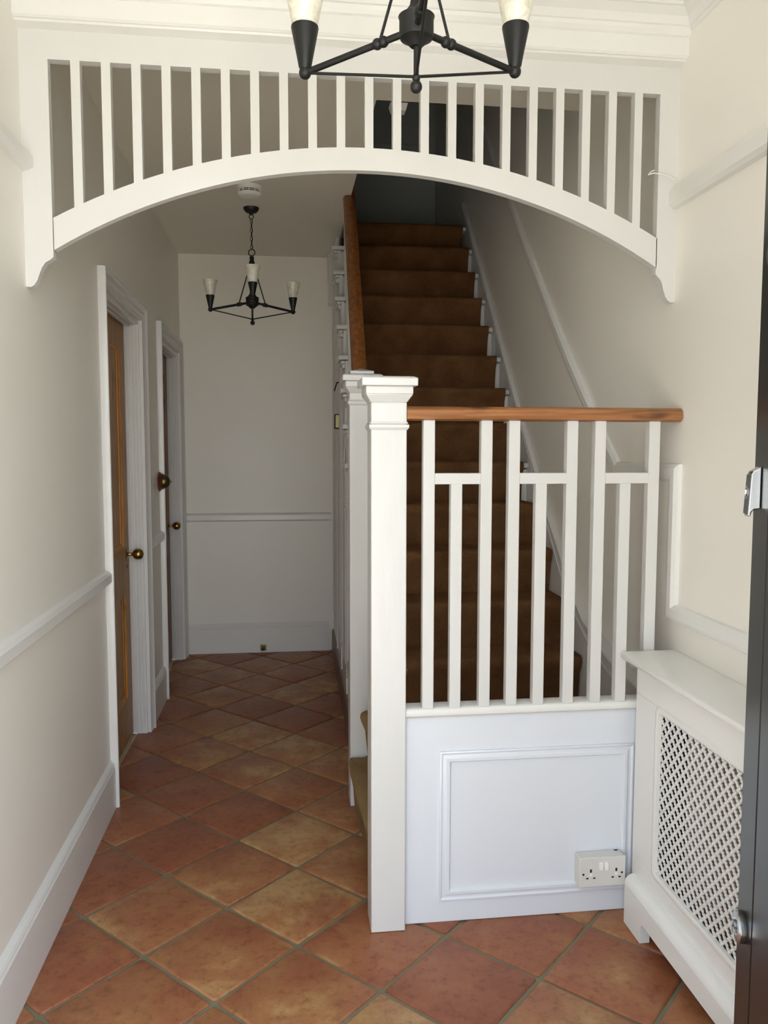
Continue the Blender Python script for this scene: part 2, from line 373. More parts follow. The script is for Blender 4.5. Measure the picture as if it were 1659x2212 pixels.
# ---------------------------------------------------------------- skirting, dado, picture rails, cornice
skp = [(0, 0), (0, .018), (.165, .018), (.172, .014), (.178, .016), (.186, .012), (.195, .004), (.20, 0)]
def skirt(name, p0, p1, N, m='trimh'):
    # side = N x T must point up
    return struct(name, MB().sweep([p0, p1], N, skp), m)
skirt('baseboard_left', (XL, .55, 0), (XL, D1[0]-.075, 0), (1, 0, 0)) if False else None
def sk(name, a, b):   # left wall, running in y; profile prism in (x,z)
    return struct(name, MB().prism([(XL+o_, z_) for z_, o_ in skp]+[(XL, 0)], 1, a, b), 'trimh')
sk('baseboard_left', .50, D1[0]-.077)
sk('baseboard_left.001', D1[1]+.077, D2[0]-.077)
bb = MB().prism([(YB-o_, z_) for z_, o_ in [(0, 0), (0, .018), (.170, .018), (.176, .014), (.184, .016), (.200, .006), (.21, 0)]], 0, XL+.001, .30)
struct('baseboard_back', bb, 'trimh')
def rail_left(name, y0, y1, z, hh, t):
    pr = [(XL, z), (XL+t*.55, z+.004), (XL+t, z+.014), (XL+t, z+hh-.016), (XL+t*.7, z+hh-.005), (XL, z+hh)]
    return struct(name, MB().prism(pr, 1, y0, y1), 'trimh')
rail_left('trim_1', .50, D1[0]-.068, .905, .060, .024)
rail_left('trim_2', D1[1]+.078, D2[0]-.068, .915, .060, .024)
struct('trim_3', MB().prism([(YB, .930), (YB-.012, .933), (YB-.022, .942), (YB-.022, .975), (YB-.014, .985), (YB, .990)], 0, XL+.001, .32), 'trimh')
rail_left('trim_4', .50, 2.385, 2.198, .055, .030)           # picture rail, left
struct('trim_5', MB().prism([(XR, 2.165), (XR-.018, 2.167), (XR-.028, 2.178), (XR-.028, 2.215), (XR-.02, 2.23), (XR, 2.235)], 1, .50, 2.365), 'trimh')
# dado on the right wall: along, up, across and then up the stairs
dpf = [(-.028, 0), (-.026, .012), (-.014, .020), (.010, .020), (.020, .017), (.026, .008), (.028, 0)]
dp = [(XR, .55, .945), (XR, 2.305, .945), (XR, 2.305, 1.372), ]+[(XR+SW(XR, q), q, 1.372) for q in (2.40, 2.5, 2.6)]+[(XR+SW(XR, q), q, 1.372+(q-2.714)*.945) for q in (2.714, 2.85, 3.0, 3.15, 3.36, 5.6)]
dpath = [(x, y, z) for x, y, z in dp]
struct('trim_6', MB().sweep(dpath, (-1, 0, 0), dpf), 'trimh')

YF0, YF1 = 2.360, 2.388
# cornice and beam over the fretwork, returned along both side walls
cor = [(.004, 2.580), (.008, 2.586), (.014, 2.584), (.020, 2.590), (.020, 2.638), (.026, 2.642), (.034, 2.652), (.036, 2.662), (.041, 2.664), (.052, 2.682), (.074, 2.697), (.080, 2.699), (.080, 2.708), (.088, 2.712), (.105, 2.730), (.13, 2.735), (.13, 2.75)]
YBM = 2.335
beam = MB().prism([(2.40, 2.573), (YF0, 2.573)]+[(YBM-o_, z_) for o_, z_ in cor]+[(2.40, ZC)], 0, XL, XR)

struct('trim_7', beam, 'trimh')
cs = [(max(0, o_-.030), z_) for o_, z_ in cor if z_ > 2.65]
struct('trim_8', MB().prism([(XL, 2.650)]+[(XL+o_*1.0, z_) for o_, z_ in cs]+[(XL, ZC)], 1, .5, YBM), 'trimh')
struct('trim_9', MB().prism([(XR, 2.650)]+[(XR-o_*1.0, z_) for o_, z_ in cs]+[(XR, ZC)], 1, .5, YBM), 'trimh')

# ---------------------------------------------------------------- fretwork arch screen
fw = thing('fretwork_screen', 'white arched screen of thin upright slats spanning the hall near the ceiling', 'fretwork', (0.24, YF0, 1.89))
TOPZ = 2.497
XA, XBb = -.627, 1.120
CX = (XA+XBb)/2
def arc(x, R, zp): return zp-R+math.sqrt(R*R-(x-CX)**2)
up = lambda x: arc(x, 1.81, 2.303)
lo = lambda x: arc(x, 1.66, 2.240)
def fpart(name, poly, bev=0):
    o = obj(name, MB().prism(poly, 1, YF0, YF1), 'trim', bev=bev, seg=1); par(o, fw); return o
fpart('top_rail', [(XL, TOPZ), (XR, TOPZ), (XR, 2.575), (XL, 2.575)])
# arched rail as quad strip
ab = MB(); NN = 48
xs = [XA-.0005+(XBb-XA+.001)*k/NN for k in range(NN+1)]
vs = []; fs = []
for x in xs:
    vs += [(x, YF0, lo(x)), (x, YF0, up(x)), (x, YF1, lo(x)), (x, YF1, up(x))]
for k in range(NN):
    a = 4*k; fs += [(a, a+4, a+5, a+1), (a+2, a+3, a+7, a+6), (a, a+2, a+6, a+4), (a+1, a+5, a+7, a+3)]
fs += [(0, 1, 3, 2), (4*NN, 4*NN+2, 4*NN+3, 4*NN+1)]
ab.add(vs, fs); par(obj('arched_rail', ab, 'trim'), fw)
br = [(.0, 1.890), (.012, 1.8895), (.020, 1.894), (.029, 1.907), (.036, 1.926), (.043, 1.944), (.052, 1.957), (.064, 1.964), (.0735, 1.972), (.0735, lo(XA)), (.0735, TOPZ), (0, TOPZ)]
fpart('end_stile', [(XL+a*1.02, z_) for a, z_ in br])
br2 = [(.0, 1.890), (.012, 1.8895), (.020, 1.894), (.029, 1.907), (.036, 1.926), (.040, 1.944), (.047, 1.957), (.054, 1.964), (.062, 1.972), (.062, lo(XA)), (.062, TOPZ), (0, TOPZ)]
fpart('end_stile', [(XR-a*1.0, z_) for a, z_ in br2][::-1])
sw = .0245; pit = (XBb-XA+sw)/22
for k in range(1, 22):
    xa = XA+k*pit-sw
    fpart('slat', [(xa, up(xa)), (xa+sw, up(xa+sw)), (xa+sw, TOPZ), (xa, TOPZ)], 0)
# the loose loop of painted string at its right end
st = MB(); pp = [(1.085, 2.358, 2.262), (1.10, 2.352, 2.266), (1.128, 2.352, 2.263), (1.150, 2.350, 2.256), (1.165, 2.347, 2.248)]
for a, b2 in zip(pp, pp[1:]): st.tube(a, b2, .0016, n=6)
st.tube((1.085, 2.358, 2.262), (1.094, 2.358, 2.272), .0014, n=6).tube((1.094, 2.358, 2.272), (1.104, 2.354, 2.276), .0014, n=6)
tag(obj('string', st, 'trimh'), 'thin painted string tied across the right end of the fretwork at the picture rail', 'string')

# ---------------------------------------------------------------- interior doors
def door(num, y0, y1, archtop, leafm, mouldm, red):
    rt = sroot('door_%d' % num)
    XF = XL-.070            # leaf face
    fr = MB()
    # lining with stepped reveals, both sides and head
    for (ya, yb) in ((y0, y0+.014), (y1-.014, y1)):
        fr.box(XL-.16, XL, ya, yb, 0, DT)
    fr.box(XL-.16, XL, y0+.014, y1-.014, DT-.022, DT)
    for e in (0, 1):
        ys = y0+.014 if e == 0 else y1-.014; d = 1 if e == 0 else -1
        for (xa, xb, t) in ((XF+.004, XL-.044, .006), (XF+.012, XL-.050, .010), (XL-.034, XL-.026, .004), (XL-.018, XL-.010, .003)):
            a, b_ = sorted((ys, ys+d*t)); fr.box(xa, xb, a, b_, 0, DT-.022)
    fr.box(XF+.012, XL-.040, y0+.014, y1-.014, DT-.034, DT-.022)
    fr.box(XL-.030, XL-.022, y0+.014, y1-.014, DT-.028, DT-.022)
    obj('door_lining', fr, 'trim', rt, bev=.002, seg=1)
    ap = [(0, 0), (0, .016), (.006, .018), (.012, .013), (.024, .016), (.032, .021), (.040, .017), (.052, .020), (.062, .030), (.073, .030), (.076, .024), (.076, 0)]
    # path up the far side, over, and down the near side; side vector points away from the opening
    pth = [(XL, y0-.001+.0, 0), (XL, y0, archtop-.076), (XL, y1, archtop-.076), (XL, y1, 0)]
    ar = MB().sweep(pth, (1, 0, 0), [(a, b_) for a, b_ in ap])
    obj('architrave', ar, 'trim', rt, smooth=True)
    # four panel leaf: stiles and rails, panels, mouldings
    la, lb, lz0, lz1 = y0+.016, y1-.016, .006, DT-.024
    xb = XF-.040; stw = .105
    mid = (la+lb)/2
    rails = [(lz0, .215), (.74, .96), (lz1-.115, lz1)]
    lf = MB().box(xb, XF, la, la+stw, lz0, lz1).box(xb, XF, lb-stw, lb, lz0, lz1)
    for a, b_ in rails: lf.box(xb, XF, la+stw, lb-stw, a, b_)
    for a, b_ in ((.215, .74), (.96, lz1-.115)): lf.box(xb, XF, mid-.05, mid+.05, a, b_)
    leaf = obj('door_leaf', lf, leafm, rt, bev=.002, seg=1)
    for (ya, yb) in ((la+stw, mid-.05), (mid+.05, lb-stw)):
        for (za, zb) in ((.215, .74), (.96, lz1-.115)):
            obj('panel', MB().box(xb+.012, XF-.014, ya, yb, za, zb), leafm if not red else 'pineR', leaf)
            mp_ = MB().sweep([(XF-.014, ya, za), (XF-.014, yb, za), (XF-.014, yb, zb), (XF-.014, ya, zb)], (1, 0, 0), [(0, 0), (.024, 0), (.022, .004), (.012, .007), (.008, .013), (0, .014)], closed=True)
            obj('moulding', mp_, mouldm, leaf, smooth=True)
    yk = lb-.06
    kb = MB().lathe([(.026, 0), (.026, .003), (.020, .006), (.010, .010), (.0075, .016), (.0075, .026), (.011, .030), (.020, .036), (.0262, .046), (.0275, .055), (.0262, .064), (.020, .074), (.009, .080), (.001, .0815)], (XF, yk, .925), (1, 0, 0), 24)
    obj('door_knob', kb, 'brass', leaf, smooth=True)
    obj('keyhole_cover', MB().lathe([(.011, 0), (.011, .003), (.001, .004)], (XF, yk, .865), (1, 0, 0), 16), 'brassd', leaf, smooth=True)
    # closed room behind the leaf
    return rt
door(1, D1[0], D1[1], 2.140, 'pineZ', 'pineB', False)
door(2, D2[0], D2[1], 2.148, 'pineRd', 'pineR', True)

# ---------------------------------------------------------------- bell on the pier between the doors
bl = thing('wall_bell', 'round brass bell on a mahogany disc on the wall between the two pine doors', 'bell', (XL, 4.62, 1.255))
par(obj('backing_disc', MB().lathe([(.050, 0), (.055, .004), (.055, .008), (.046, .014), (.044, .020), (.001, .020)], (XL, 4.62, 1.255), (1, 0, 0), 28), 'mahog', smooth=True), bl)
par(obj('bell_dome', MB().lathe([(.044, .014), (.045, .022), (.040, .027), (.039, .036), (.035, .046), (.027, .055), (.015, .061), (.001, .063)], (XL, 4.62, 1.255), (1, 0, 0), 28), 'brassd', smooth=True), bl)
par(obj('push_button', MB().lathe([(.004, .061), (.004, .070), (.0005, .072)], (XL, 4.62, 1.255), (1, 0, 0), 12), 'brass', smooth=True), bl)

# ---------------------------------------------------------------- staircase
RX, GO, Z1, Y1 = .1829, .1816, .652, 2.902
yn = lambda n: Y1+GO*(n-1)
zn = lambda n: Z1+RX*(n-1)
ROFF = .010
sc = thing('staircase', 'steep staircase with brown carpeted steps rising to a dark landing', 'staircase', (.7, 2.9, 0))
XTL, XTR = .375, 1.097
NST = 13
for n in range(1, NST+1):
    y, z = yn(n), zn(n); zb = zn(n-1) if n > 1 else .43
    yb = yn(n+1)+.046 if n < NST else 6.3
    wob = random.uniform(-.003, .003)
    xr = XTR+random.uniform(-.003, .004) if n > 3 else (1.122 if n < 3 else 1.120)
    pr = [(y+.038, zb), (y+.036, zb+.04), (y+.024, z-.066), (y+.008, z-.044), (y+wob*.3, z-.022), (y+.003, z-.010), (y+.012, z-.002), (y+.026, z)]
    pr += [(yb, z), (yb, z-.03), (y+.046, z-.03), (y+.046, zb)]
    o = obj('carpet_step', MB().prism(pr, 0, XTL if n > 2 else .348, xr), 'carpet', shear=SH, smooth=True); par(o, sc)
    if n >= 2:
        tb = MB().box(.2865 if n > 2 else .345, 1.126, y+.026, yb+.004 if n < NST else y+.3, z-.032, z-.008)
        if n < NST: tb.box(.300 if n > 2 else .345, 1.126, y+.047, y+.060, zb-.036, z-.036)
        tb.v = [(.262 if a < .287 else a, b_, c) for a, b_, c in tb.v]
        o = obj('tread_board', tb, 'trim', shear=SH, bev=.008, seg=3); par(o, sc)
        # scotia and little return moulding under each nosing
        if n > 2: o = obj('nosing_return', MB().box(.276, .300, y+.028, yb-.01 if n < NST else y+.2, z-.052, z-.036).box(.283, .300, y+.034, y+.075, z-.075, z-.052), 'trim', shear=SH, bev=.004, seg=1); par(o, sc)
# outer (hall side) cut string and spandrel under it
so = [(yn(2)+.03, zn(1)-.30)]
for n in range(2, NST+1): so += [(yn(n)+.03, zn(n-1)-.036), (yn(n)+.03, zn(n)-.036)]
so += [(5.62, zn(NST)-.036), (5.62, zn(NST)-.30-.2)]
so += [(yn(11), zn(11)-.34)]
bot = lambda y_: .652+(y_-2.902)*RX/GO-.40
so2 = [(3.20, .02)]+[(3.20, zn(2)-.036)]
so2 = [(3.20, .02), (3.20, zn(2)-.036)]
for n in range(3, NST+1): so2 += [(yn(n)+.03, zn(n-1)-.036), (yn(n)+.03, zn(n)-.036)]
so2 += [(5.30, zn(NST)-.036), (5.30, .02)]
par(obj('outer_string', MB().prism(so2, 0, .300, .318), 'trim', shear=SH), sc)
sp = MB()
def fr_(y0, y1, z0, z1l, z1r, t=.010, wd=.028):
    pth = [(.300, y0, z0), (.300, y1, z0), (.300, y1, z1r), (.300, y0, z1l)]
    sp.sweep([p for p in pth][::-1], (-1, 0, 0), [(0, 0), (wd, 0), (wd-.004, t*.5), (wd*.5, t), (.004, t*.7)], closed=True)
for (a, b_) in ((3.27, 3.60), (3.70, 4.06), (4.16, 4.52), (4.64, 5.02), (5.12, 5.5)):
    zt = lambda y_: min(.652+(y_-2.902)*RX/GO-.28, 2.55)
    fr_(a, b_, .30, max(.5, zt(a)), max(.5, zt(b_)))
for y_ in (3.65, 4.11, 4.58, 5.07): sp.box(.2935, .300, y_-.006, y_+.006, .16, min(2.5, .652+(y_-2.902)*RX/GO-.22))
par(obj('spandrel_moulding', sp, 'trim', shear=SH), sc)
par(obj('spandrel_skirting', MB().prism([(.300, 0), (.286, 0), (.286, .135), (.290, .150), (.300, .155)], 1, 3.235, YB-.02), 'taupe', shear=SH), sc)
par(obj('spandrel_panel', MB().box(.300, .318, 5.30, YB, .02, 2.40).box(.300, .318, 5.30, YB, 2.4, ZC), 'trim', shear=SH), sc)
# cupboard furniture: plate and hinges
swp = thing('wall_plate', 'small square brass-coloured plate on the panelling under the stairs', 'plate', (.30, 4.70, 1.60))
par(obj('plate', MB().box(.288, .3195, 4.66, 4.75, 1.555, 1.640), 'dark', bev=.002), swp)
par(obj('plate_face', MB().box(.290, .3195, 4.655, 4.661, 1.560, 1.635), 'brushed', bev=.002), swp)
for hx, hy, hz in ((.302, 4.12, 1.365), (.301, 3.92, .30)):
    hg = MB().lathe([(.005 if (k//2) % 2 == 0 else .0035, .011*((k+1)//2)) for k in range(16)], (hx, hy, hz), n=10)
    par(obj('hinge', hg, 'chrome'), sc)
tag(obj('hook', MB().tube((.300, 4.90, 1.79), (.312, 4.86, 1.835), .004, n=8).tube((.312, 4.86, 1.835), (.33, 4.86, 1.835), .004, n=8), 'black'), 'tiny dark hook on the panelling above the brass-coloured plate', 'hook')
# wall string on the right
st_z = lambda y_: .652+(y_-2.902)*RX/GO
top = [(2.36, .665), (2.66, .705), (2.91, .79), (3.04, .875), (3.20, 1.022), (3.40, 1.19), (3.87, st_z(3.87)+.022), (5.24, st_z(5.24)+.022)]
beadp = [(2.36, .605), (2.62, .645), (2.86, .722), (3.0, .795), (3.17, .926), (3.40, st_z(3.40)-.004), (5.24, st_z(5.24)-.002)]
lowr = [(5.22, st_z(5.22)-.40), (3.3, st_z(3.3)-.40), (2.36, .0)]
par(obj('wall_string', MB().prism(top+lowr, 0, 1.125, XR-.001), 'trim', shear=SW), sc)
bead = MB().sweep([(1.125, a, b_) for a, b_ in beadp], (-1, 0, 0), [(-.004, 0), (-.004, .004), (.004, .004), (.004, 0)])
par(obj('string_bead', bead, 'trim', shear=SH), sc)
bd = MB().sweep([(1.125, a, b_-.005) for a, b_ in top], (-1, 0, 0), [(-.004, 0), (-.004, .004), (.003, .004), (.004, 0)])
par(obj('string_cap', bd, 'trim', shear=SH), sc)
# winding bottom steps turning out of the hall
def plat(name, poly, zt, zb, bulge):
    # rounded nosing over a riser that tucks under
    rows = [(0, zb, .038), (0, zt-.075, .022), (0, zt-.045, .006), (0, zt-.028, 0), (0, zt-.012, .003), (0, zt-.003, .012), (0, zt, .026)]
    cxm = sum(p[0] for p in poly)/len(poly); cym = sum(p[1] for p in poly)/len(poly)
    mb = MB(); n_ = len(poly); vs = []
    for _, z_, ins_ in rows:
        for p in poly:
            vx, vy = cxm-p[0], cym-p[1]; l_ = math.hypot(vx, vy); vs.append((p[0]+vx/l_*ins_, p[1]+vy/l_*ins_, z_))
    fs = [tuple(range(n_))[::-1], tuple(range((len(rows)-1)*n_, len(rows)*n_))]
    for L0 in range(len(rows)-1):
        for k in range(n_): fs.append((L0*n_+k, L0*n_+(k+1) % n_, (L0+1)*n_+(k+1) % n_, (L0+1)*n_+k))
    mb.add(vs, fs); return par(obj(name, mb, 'carpetl', smooth=True), sc)
plat('carpet_step', [(.244, 3.125), (.240, 3.0), (.243, 2.8), (.252, 2.6), (.262, 2.40), (.36, 2.37), (.7, 2.345), (1.14, 2.345), (1.14, 3.2), (.36, 3.2), (.30, 3.125)], .212, .0, 0)
plat('carpet_step', [(.280, 3.03), (.285, 2.99), (.40, 2.83), (.60, 2.60), (.80, 2.40), (.86, 2.35), (1.14, 2.35), (1.14, 3.2), (.36, 3.2), (.36, 3.1)], .430, .212, 0)
pl3 = [(.300, 2.925), (.301, 2.870), (.315, 2.858), (.40, 2.88), (.45, 2.905), (.45, 3.1), (.36, 3.12), (.34, 3.10)]
plat('carpet_step', pl3, .652, .43, 0)
# handrail up the stairs (pine)
hp0 = Vector((.300, 3.20, 1.665)); hp1 = Vector((.372, 4.95, 1.665+1.75*.985))
hpr = [(-.029, -.026), (-.031, -.012), (-.022, -.006), (-.030, .006), (-.026, .020), (-.012, .029), (.012, .029), (.026, .020), (.030, .006), (.022, -.006), (.031, -.012), (.029, -.026)]
hd = (hp1-hp0).normalized(); hs = Vector((1, 0, 0)); hs = (hs-hd*hs.dot(hd)).normalized(); hu = hs.cross(hd)
hm = MB(); vs = [p+hs*a+hu*b_ for p in (hp0, hp1) for a, b_ in hpr]; k = len(hpr)
hm.add(vs, [tuple(range(k))[::-1], tuple(range(k, 2*k))]+[(i, (i+1) % k, (i+1) % k+k, i+k) for i in range(k)])
par(obj('handrail', hm, 'pineY', smooth=True), sc)
for n in range(2, 12):
    for q in (.055, .146):
        y_ = yn(n)+q; zt = hp0.z+(y_-hp0.y)*.985-.028
        if y_ < 3.25 or y_ > 4.85: continue
        xx = hp0.x+(y_-hp0.y)*.041-SH(1, y_)
        par(obj('baluster', MB().box(xx-.013, xx+.013, y_-.013, y_+.013, zn(n)-.01, zt), 'trim', shear=SH), sc)

# newel posts
def newel(root, name, x0, yf, w_, cz, collar, neck, pyramid, label, base=0):
    cx_, cy_ = x0+w_/2, yf+w_/2; h = w_/2
    rt = bpy.data.objects.new(name, None); COL.objects.link(rt); rt.location = (cx_, cy_, base)
    rt.parent = root; rt.matrix_parent_inverse = Matrix.Translation(root.location).inverted(); rt['label'] = label
    def par(o, p): o.parent = p; o.matrix_parent_inverse = Matrix.Translation((cx_, cy_, base)).inverted(); return o
    sh = MB().box(x0, x0+w_, yf, yf+w_, base, neck)
    par(obj('shaft', sh, 'trim', bev=.003), rt)
    par(obj('collar', MB().frus(cx_, cy_, collar-.014, collar-.008, h+.001, h+.001, h+.005, h+.005).frus(cx_, cy_, collar-.008, collar+.002, h+.006, h+.006, h+.006, h+.006).frus(cx_, cy_, collar+.004, collar+.010, h+.004, h+.004, h+.001, h+.001), 'trim', bev=.001, seg=1), rt)
    cp_ = MB().frus(cx_, cy_, neck-.001, neck+.022, h, h, h+.016, h+.016).frus(cx_, cy_, neck+.022, neck+.045, h+.016, h+.016, h+.016, h+.016)
    z_ = neck+.045
    cp_.frus(cx_, cy_, z_, z_+.022, h+.028, h+.028, h+.028, h+.028).frus(cx_, cy_, z_+.022, z_+.027, h+.028, h+.028, h+.018, h+.018)
    if pyramid: cp_.frus(cx_, cy_, z_+.027, z_+.040, h-.003, h-.003, h-.003, h-.003).frus(cx_, cy_, z_+.040, z_+.052, h-.003, h-.003, .004, .004)
    par(obj('cap', cp_, 'trim', bev=.0025), rt)
    return rt
# ---------------------------------------------------------------- stair screen: pine rail, balusters, panel
bs = thing('stair_balustrade', 'white balustrade with a level pine handrail above a white panelled base', 'balustrade', (.76, 2.31, 0))
hp = [(2.280, 1.531), (2.276, 1.541), (2.280, 1.549), (2.278, 1.556), (2.290, 1.566), (2.318, 1.568), (2.346, 1.566), (2.356, 1.556), (2.354, 1.549), (2.358, 1.541), (2.354, 1.531), (2.340, 1.526), (2.292, 1.526)]
par(obj('handrail', MB().prism(hp, 0, .347, 1.177), 'pineX', smooth=True), bs)
for a, b_ in ((.396, .4305), (.567, .601), (.650, .684), (.826, .860), (.912, .946), (1.080, 1.115)):
    par(obj('baluster', MB().box(a, b_, 2.290, 2.318, .676, 1.528), 'trim', bev=.0015, seg=1), bs)
for a, b_ in ((.478, .512), (.733, .767), (.992, 1.026)):
    par(obj('short_baluster', MB().box(a, b_, 2.290, 2.318, .676, 1.343), 'trim', bev=.0015, seg=1), bs)
for a, b_ in ((.4305, .567), (.684, .826), (.946, 1.080)):
    par(obj('crossbar', MB().box(a, b_, 2.290, 2.318, 1.342, 1.374), 'trim', bev=.001, seg=1), bs)
par(obj('base_panel', MB().box(.346, XR-.001, 2.308, 2.335, 0, .668), 'panel', bev=.002), bs)
rp = [(2.345, .645), (2.345, .678), (2.298, .678), (2.290, .674), (2.286, .666), (2.288, .655), (2.296, .648), (2.306, .645)]
par(obj('bottom_rail', MB().prism(rp, 0, .346, XR-.001), 'trimh', smooth=True), bs)
fp = [(.471, 2.308, .088), (1.046, 2.308, .088), (1.046, 2.308, .520), (.471, 2.308, .520)]
pmp = [(-.018, 0), (-.018, .007), (-.013, .009), (-.008, .005), (-.002, .006), (.004, .011), (.012, .011), (.016, .005), (.018, 0)]
par(obj('panel_moulding', MB().sweep(fp, (0, -1, 0), pmp, closed=True), 'panel', smooth=True), bs)

newel(bs, 'newel_post', .243, 2.277, .103, 1.64, 1.512, 1.577, False, 'tall square front newel')
newel(sc, 'newel_post', .250, 3.132, .100, 1.74, 1.625, 1.660, True, 'newel with pyramid top')
par(obj('newel_drop', MB().box(.300, .375, 5.52, 5.60, 2.41, ZC), 'trim', bev=.004), sc)
tag(obj('ceiling_block', MB().frus(.44, 3.145, 2.722, 2.749, .026, .022, .034, .030), 'trim', bev=.002), 'small white block under the ceiling edge, seen through the middle of the fretwork', 'block')

# double socket on the panel
so_ = thing('wall_socket', 'double ivory wall socket with two switches low on the white stair panel', 'socket', (.957, 2.308, .106))
par(obj('pattress_box', MB().box(.881, 1.027, 2.270, 2.307, .107, .198), 'sock', bev=.004), so_)
fp_ = par(obj('face_plate', MB().box(.8795, 1.0285, 2.261, 2.270, .1055, .1995), 'sock', bev=.0025), so_)
for x_ in (.949, .966): par(obj('switch', MB().box(x_-.0065, x_+.0065, 2.256, 2.262, .158, .184), 'sw', bev=.0015, seg=1), so_)
for cx_ in (.917, .998):
    par(obj('pin_hole', MB().box(cx_-.003, cx_+.003, 2.2603, 2.2625, .153, .163).box(cx_-.0145, cx_-.0075, 2.2603, 2.2625, .1325, .1370).box(cx_+.0075, cx_+.0145, 2.2603, 2.2625, .1325, .1370), 'dark'), so_)
    par(obj('socket_shutter', MB().lathe([(.005, 0), (.005, .0012), (.001, .0015)], (cx_, 2.2612, .146), (0, -1, 0), 12), 'sw'), so_)
for x_ in (.893, 1.016): par(obj('screw', MB().lathe([(.0034, 0), (.0034, .0015), (.0005, .002)], (x_, 2.2612, .148), (0, -1, 0), 10), 'brassd'), so_)
par(obj('outer_edge', MB().tube((1.006, 2.300, .1985), (1.018, 2.300, .1985), .002, n=6), 'dark'), so_)

# ---------------------------------------------------------------- radiator cover
rc = thing('radiator_cover', 'white radiator cover with a lattice grille against the right wall', 'radiator cover', (1.1, 1.8, 0))
RY1, RY0 = 2.262, 1.02
par(obj('top_shelf', MB().prism([(XR-.001, .808), (1.016, .808), (1.008, .812), (1.003, .820), (1.004, .829), (1.011, .833), (XR-.001, .833)], 1, RY0-.03, 2.285), 'trimh', bev=.003), rc)
GZ0, GZ1, GY1, GY0 = .212, .712, 2.128, 1.12
XG = 1.048
fm = MB().box(XG, XG+.018, RY0, RY1, GZ1, .808).box(XG, XG+.018, RY0, RY1, .06, GZ0).box(XG, XG+.018, GY1, RY1, GZ0, GZ1).box(XG, XG+.018, RY0, GY0, GZ0, GZ1)
fm.box(XG+.018, XR-.001, RY1-.018, RY1, .0, .808).box(XG+.018, XR-.001, RY0, RY0+.018, .0, .808)
par(obj('front_frame', fm, 'trimh', bev=.002), rc)
# rounded inner bead
bp = []
rr_ = .022
for (cy_, cz_, a0) in ((GY1-rr_, GZ1-rr_, 0), (GY0+rr_, GZ1-rr_, 90), (GY0+rr_, GZ0+rr_, 180), (GY1-rr_, GZ0+rr_, 270)):
    for k in range(5):
        t = math.radians(a0+k*22.5); bp.append((XG, cy_+rr_*math.cos(t), cz_+rr_*math.sin(t)))
par(obj('inner_bead', MB().sweep(bp, (-1, 0, 0), [(-.014, -.010), (-.014, .001), (-.006, .004), (.006, .001), (.012, -.006), (.012, -.012)], closed=True), 'trimh', smooth=True), rc)
par(obj('top_moulding', MB().prism([(XG, .792), (XG-.016, .806), (XG-.030, .8075), (XG, .8075)], 1, RY0, RY1), 'trimh'), rc)
# plinth with feet and rounded cut-outs
px = 1.017
cut = [(2.243, 0), (2.131, 0), (2.131, .045), (2.127, .056), (2.117, .063), (1.25, .063), (1.24, .056), (1.236, .045), (1.236, 0), (RY0, 0), (RY0, .125), (2.243, .125)]
par(obj('plinth', MB().prism(cut, 0, px, XG+.001), 'trimh', bev=.0015, seg=1), rc)
par(obj('plinth_moulding', MB().prism([(XG+.001, .125), (px, .125), (px+.003, .137), (px+.010, .146), (px+.022, .152), (XG+.001, .153)], 1, RY0, 2.243), 'trimh', smooth=True), rc)
# pierced grille
gr = MB(); PY, PZ = .0330, .0362
star = [(0, .0118), (.0022, .0058), (.0060, .0078), (.0054, .0026), (.0098, -.0006), (.0046, -.0030), (.0052, -.0062), (.0020, -.0060), (0, -.0122), (-.0022, -.0058), (-.0060, -.0078), (-.0054, -.0026), (-.0098, .0006), (-.0046, .0030), (-.0052, .0062), (-.0020, .0060)]
TH = .0035
ncol = int((GY1+.02-GY0)/(PY/2))
cells = 0
for ci in range(ncol+2):
    yc = GY1+.006-ci*PY/2
    off = 0 if ci % 2 == 0 else PZ/2
    for ri in range(16):
        zc = GZ1+.004-off-ri*PZ
        if zc < GZ0-.012: continue
        dm = [(0, PZ/2), (PY/2, 0), (0, -PZ/2), (-PY/2, 0)]
        vs = []
        # outer diamond resampled to 16 points matching the star
        outer = []
        for k in range(16):
            q = k/4; i0 = int(q) % 4; f_ = q-int(q); a = dm[i0]; b_ = dm[(i0+1) % 4]; outer.append((a[0]+(b_[0]-a[0])*f_, a[1]+(b_[1]-a[1])*f_))
        for p in outer: vs.append((XG+.009, yc+p[0], zc+p[1]))
        star_ = [(a*1.36, b_*1.36) for a, b_ in star]
        for p in star_: vs.append((XG+.009, yc+p[0], zc+p[1]))
        for p in star_: vs.append((XG+.009+TH, yc+p[0], zc+p[1]))
        fs = []
        for k in range(16):
            j = (k+1) % 16; fs += [(k, j, 16+j, 16+k), (16+k, 16+j, 32+j, 32+k)]
        gr.add(vs, fs)
par(obj('pierced_grille', gr, 'trimh'), rc)
# the radiator inside
ra = MB().box(1.105, 1.118, 1.14, 2.055, .16, .72)
for k in range(24): ra.box(1.101, 1.106, 1.16+k*.037, 1.16+k*.037+.022, .18, .70)
MW['shade'] = mat('painted_shade', (.035, .028, .026, 1), .8)
par(obj('shade_board', MB().box(1.168, 1.178, RY0+.02, RY1-.02, .02, .80).box(XG+.020, 1.168, RY1-.026, RY1-.020, .02, .80), 'shade'), rc)  # added near-black lining: the shade inside the cover put into a colour
tag(obj('radiator', ra, 'rad', bev=.003, seg=1), 'panel radiator just visible through the pierced grille of the white cover', 'radiator')

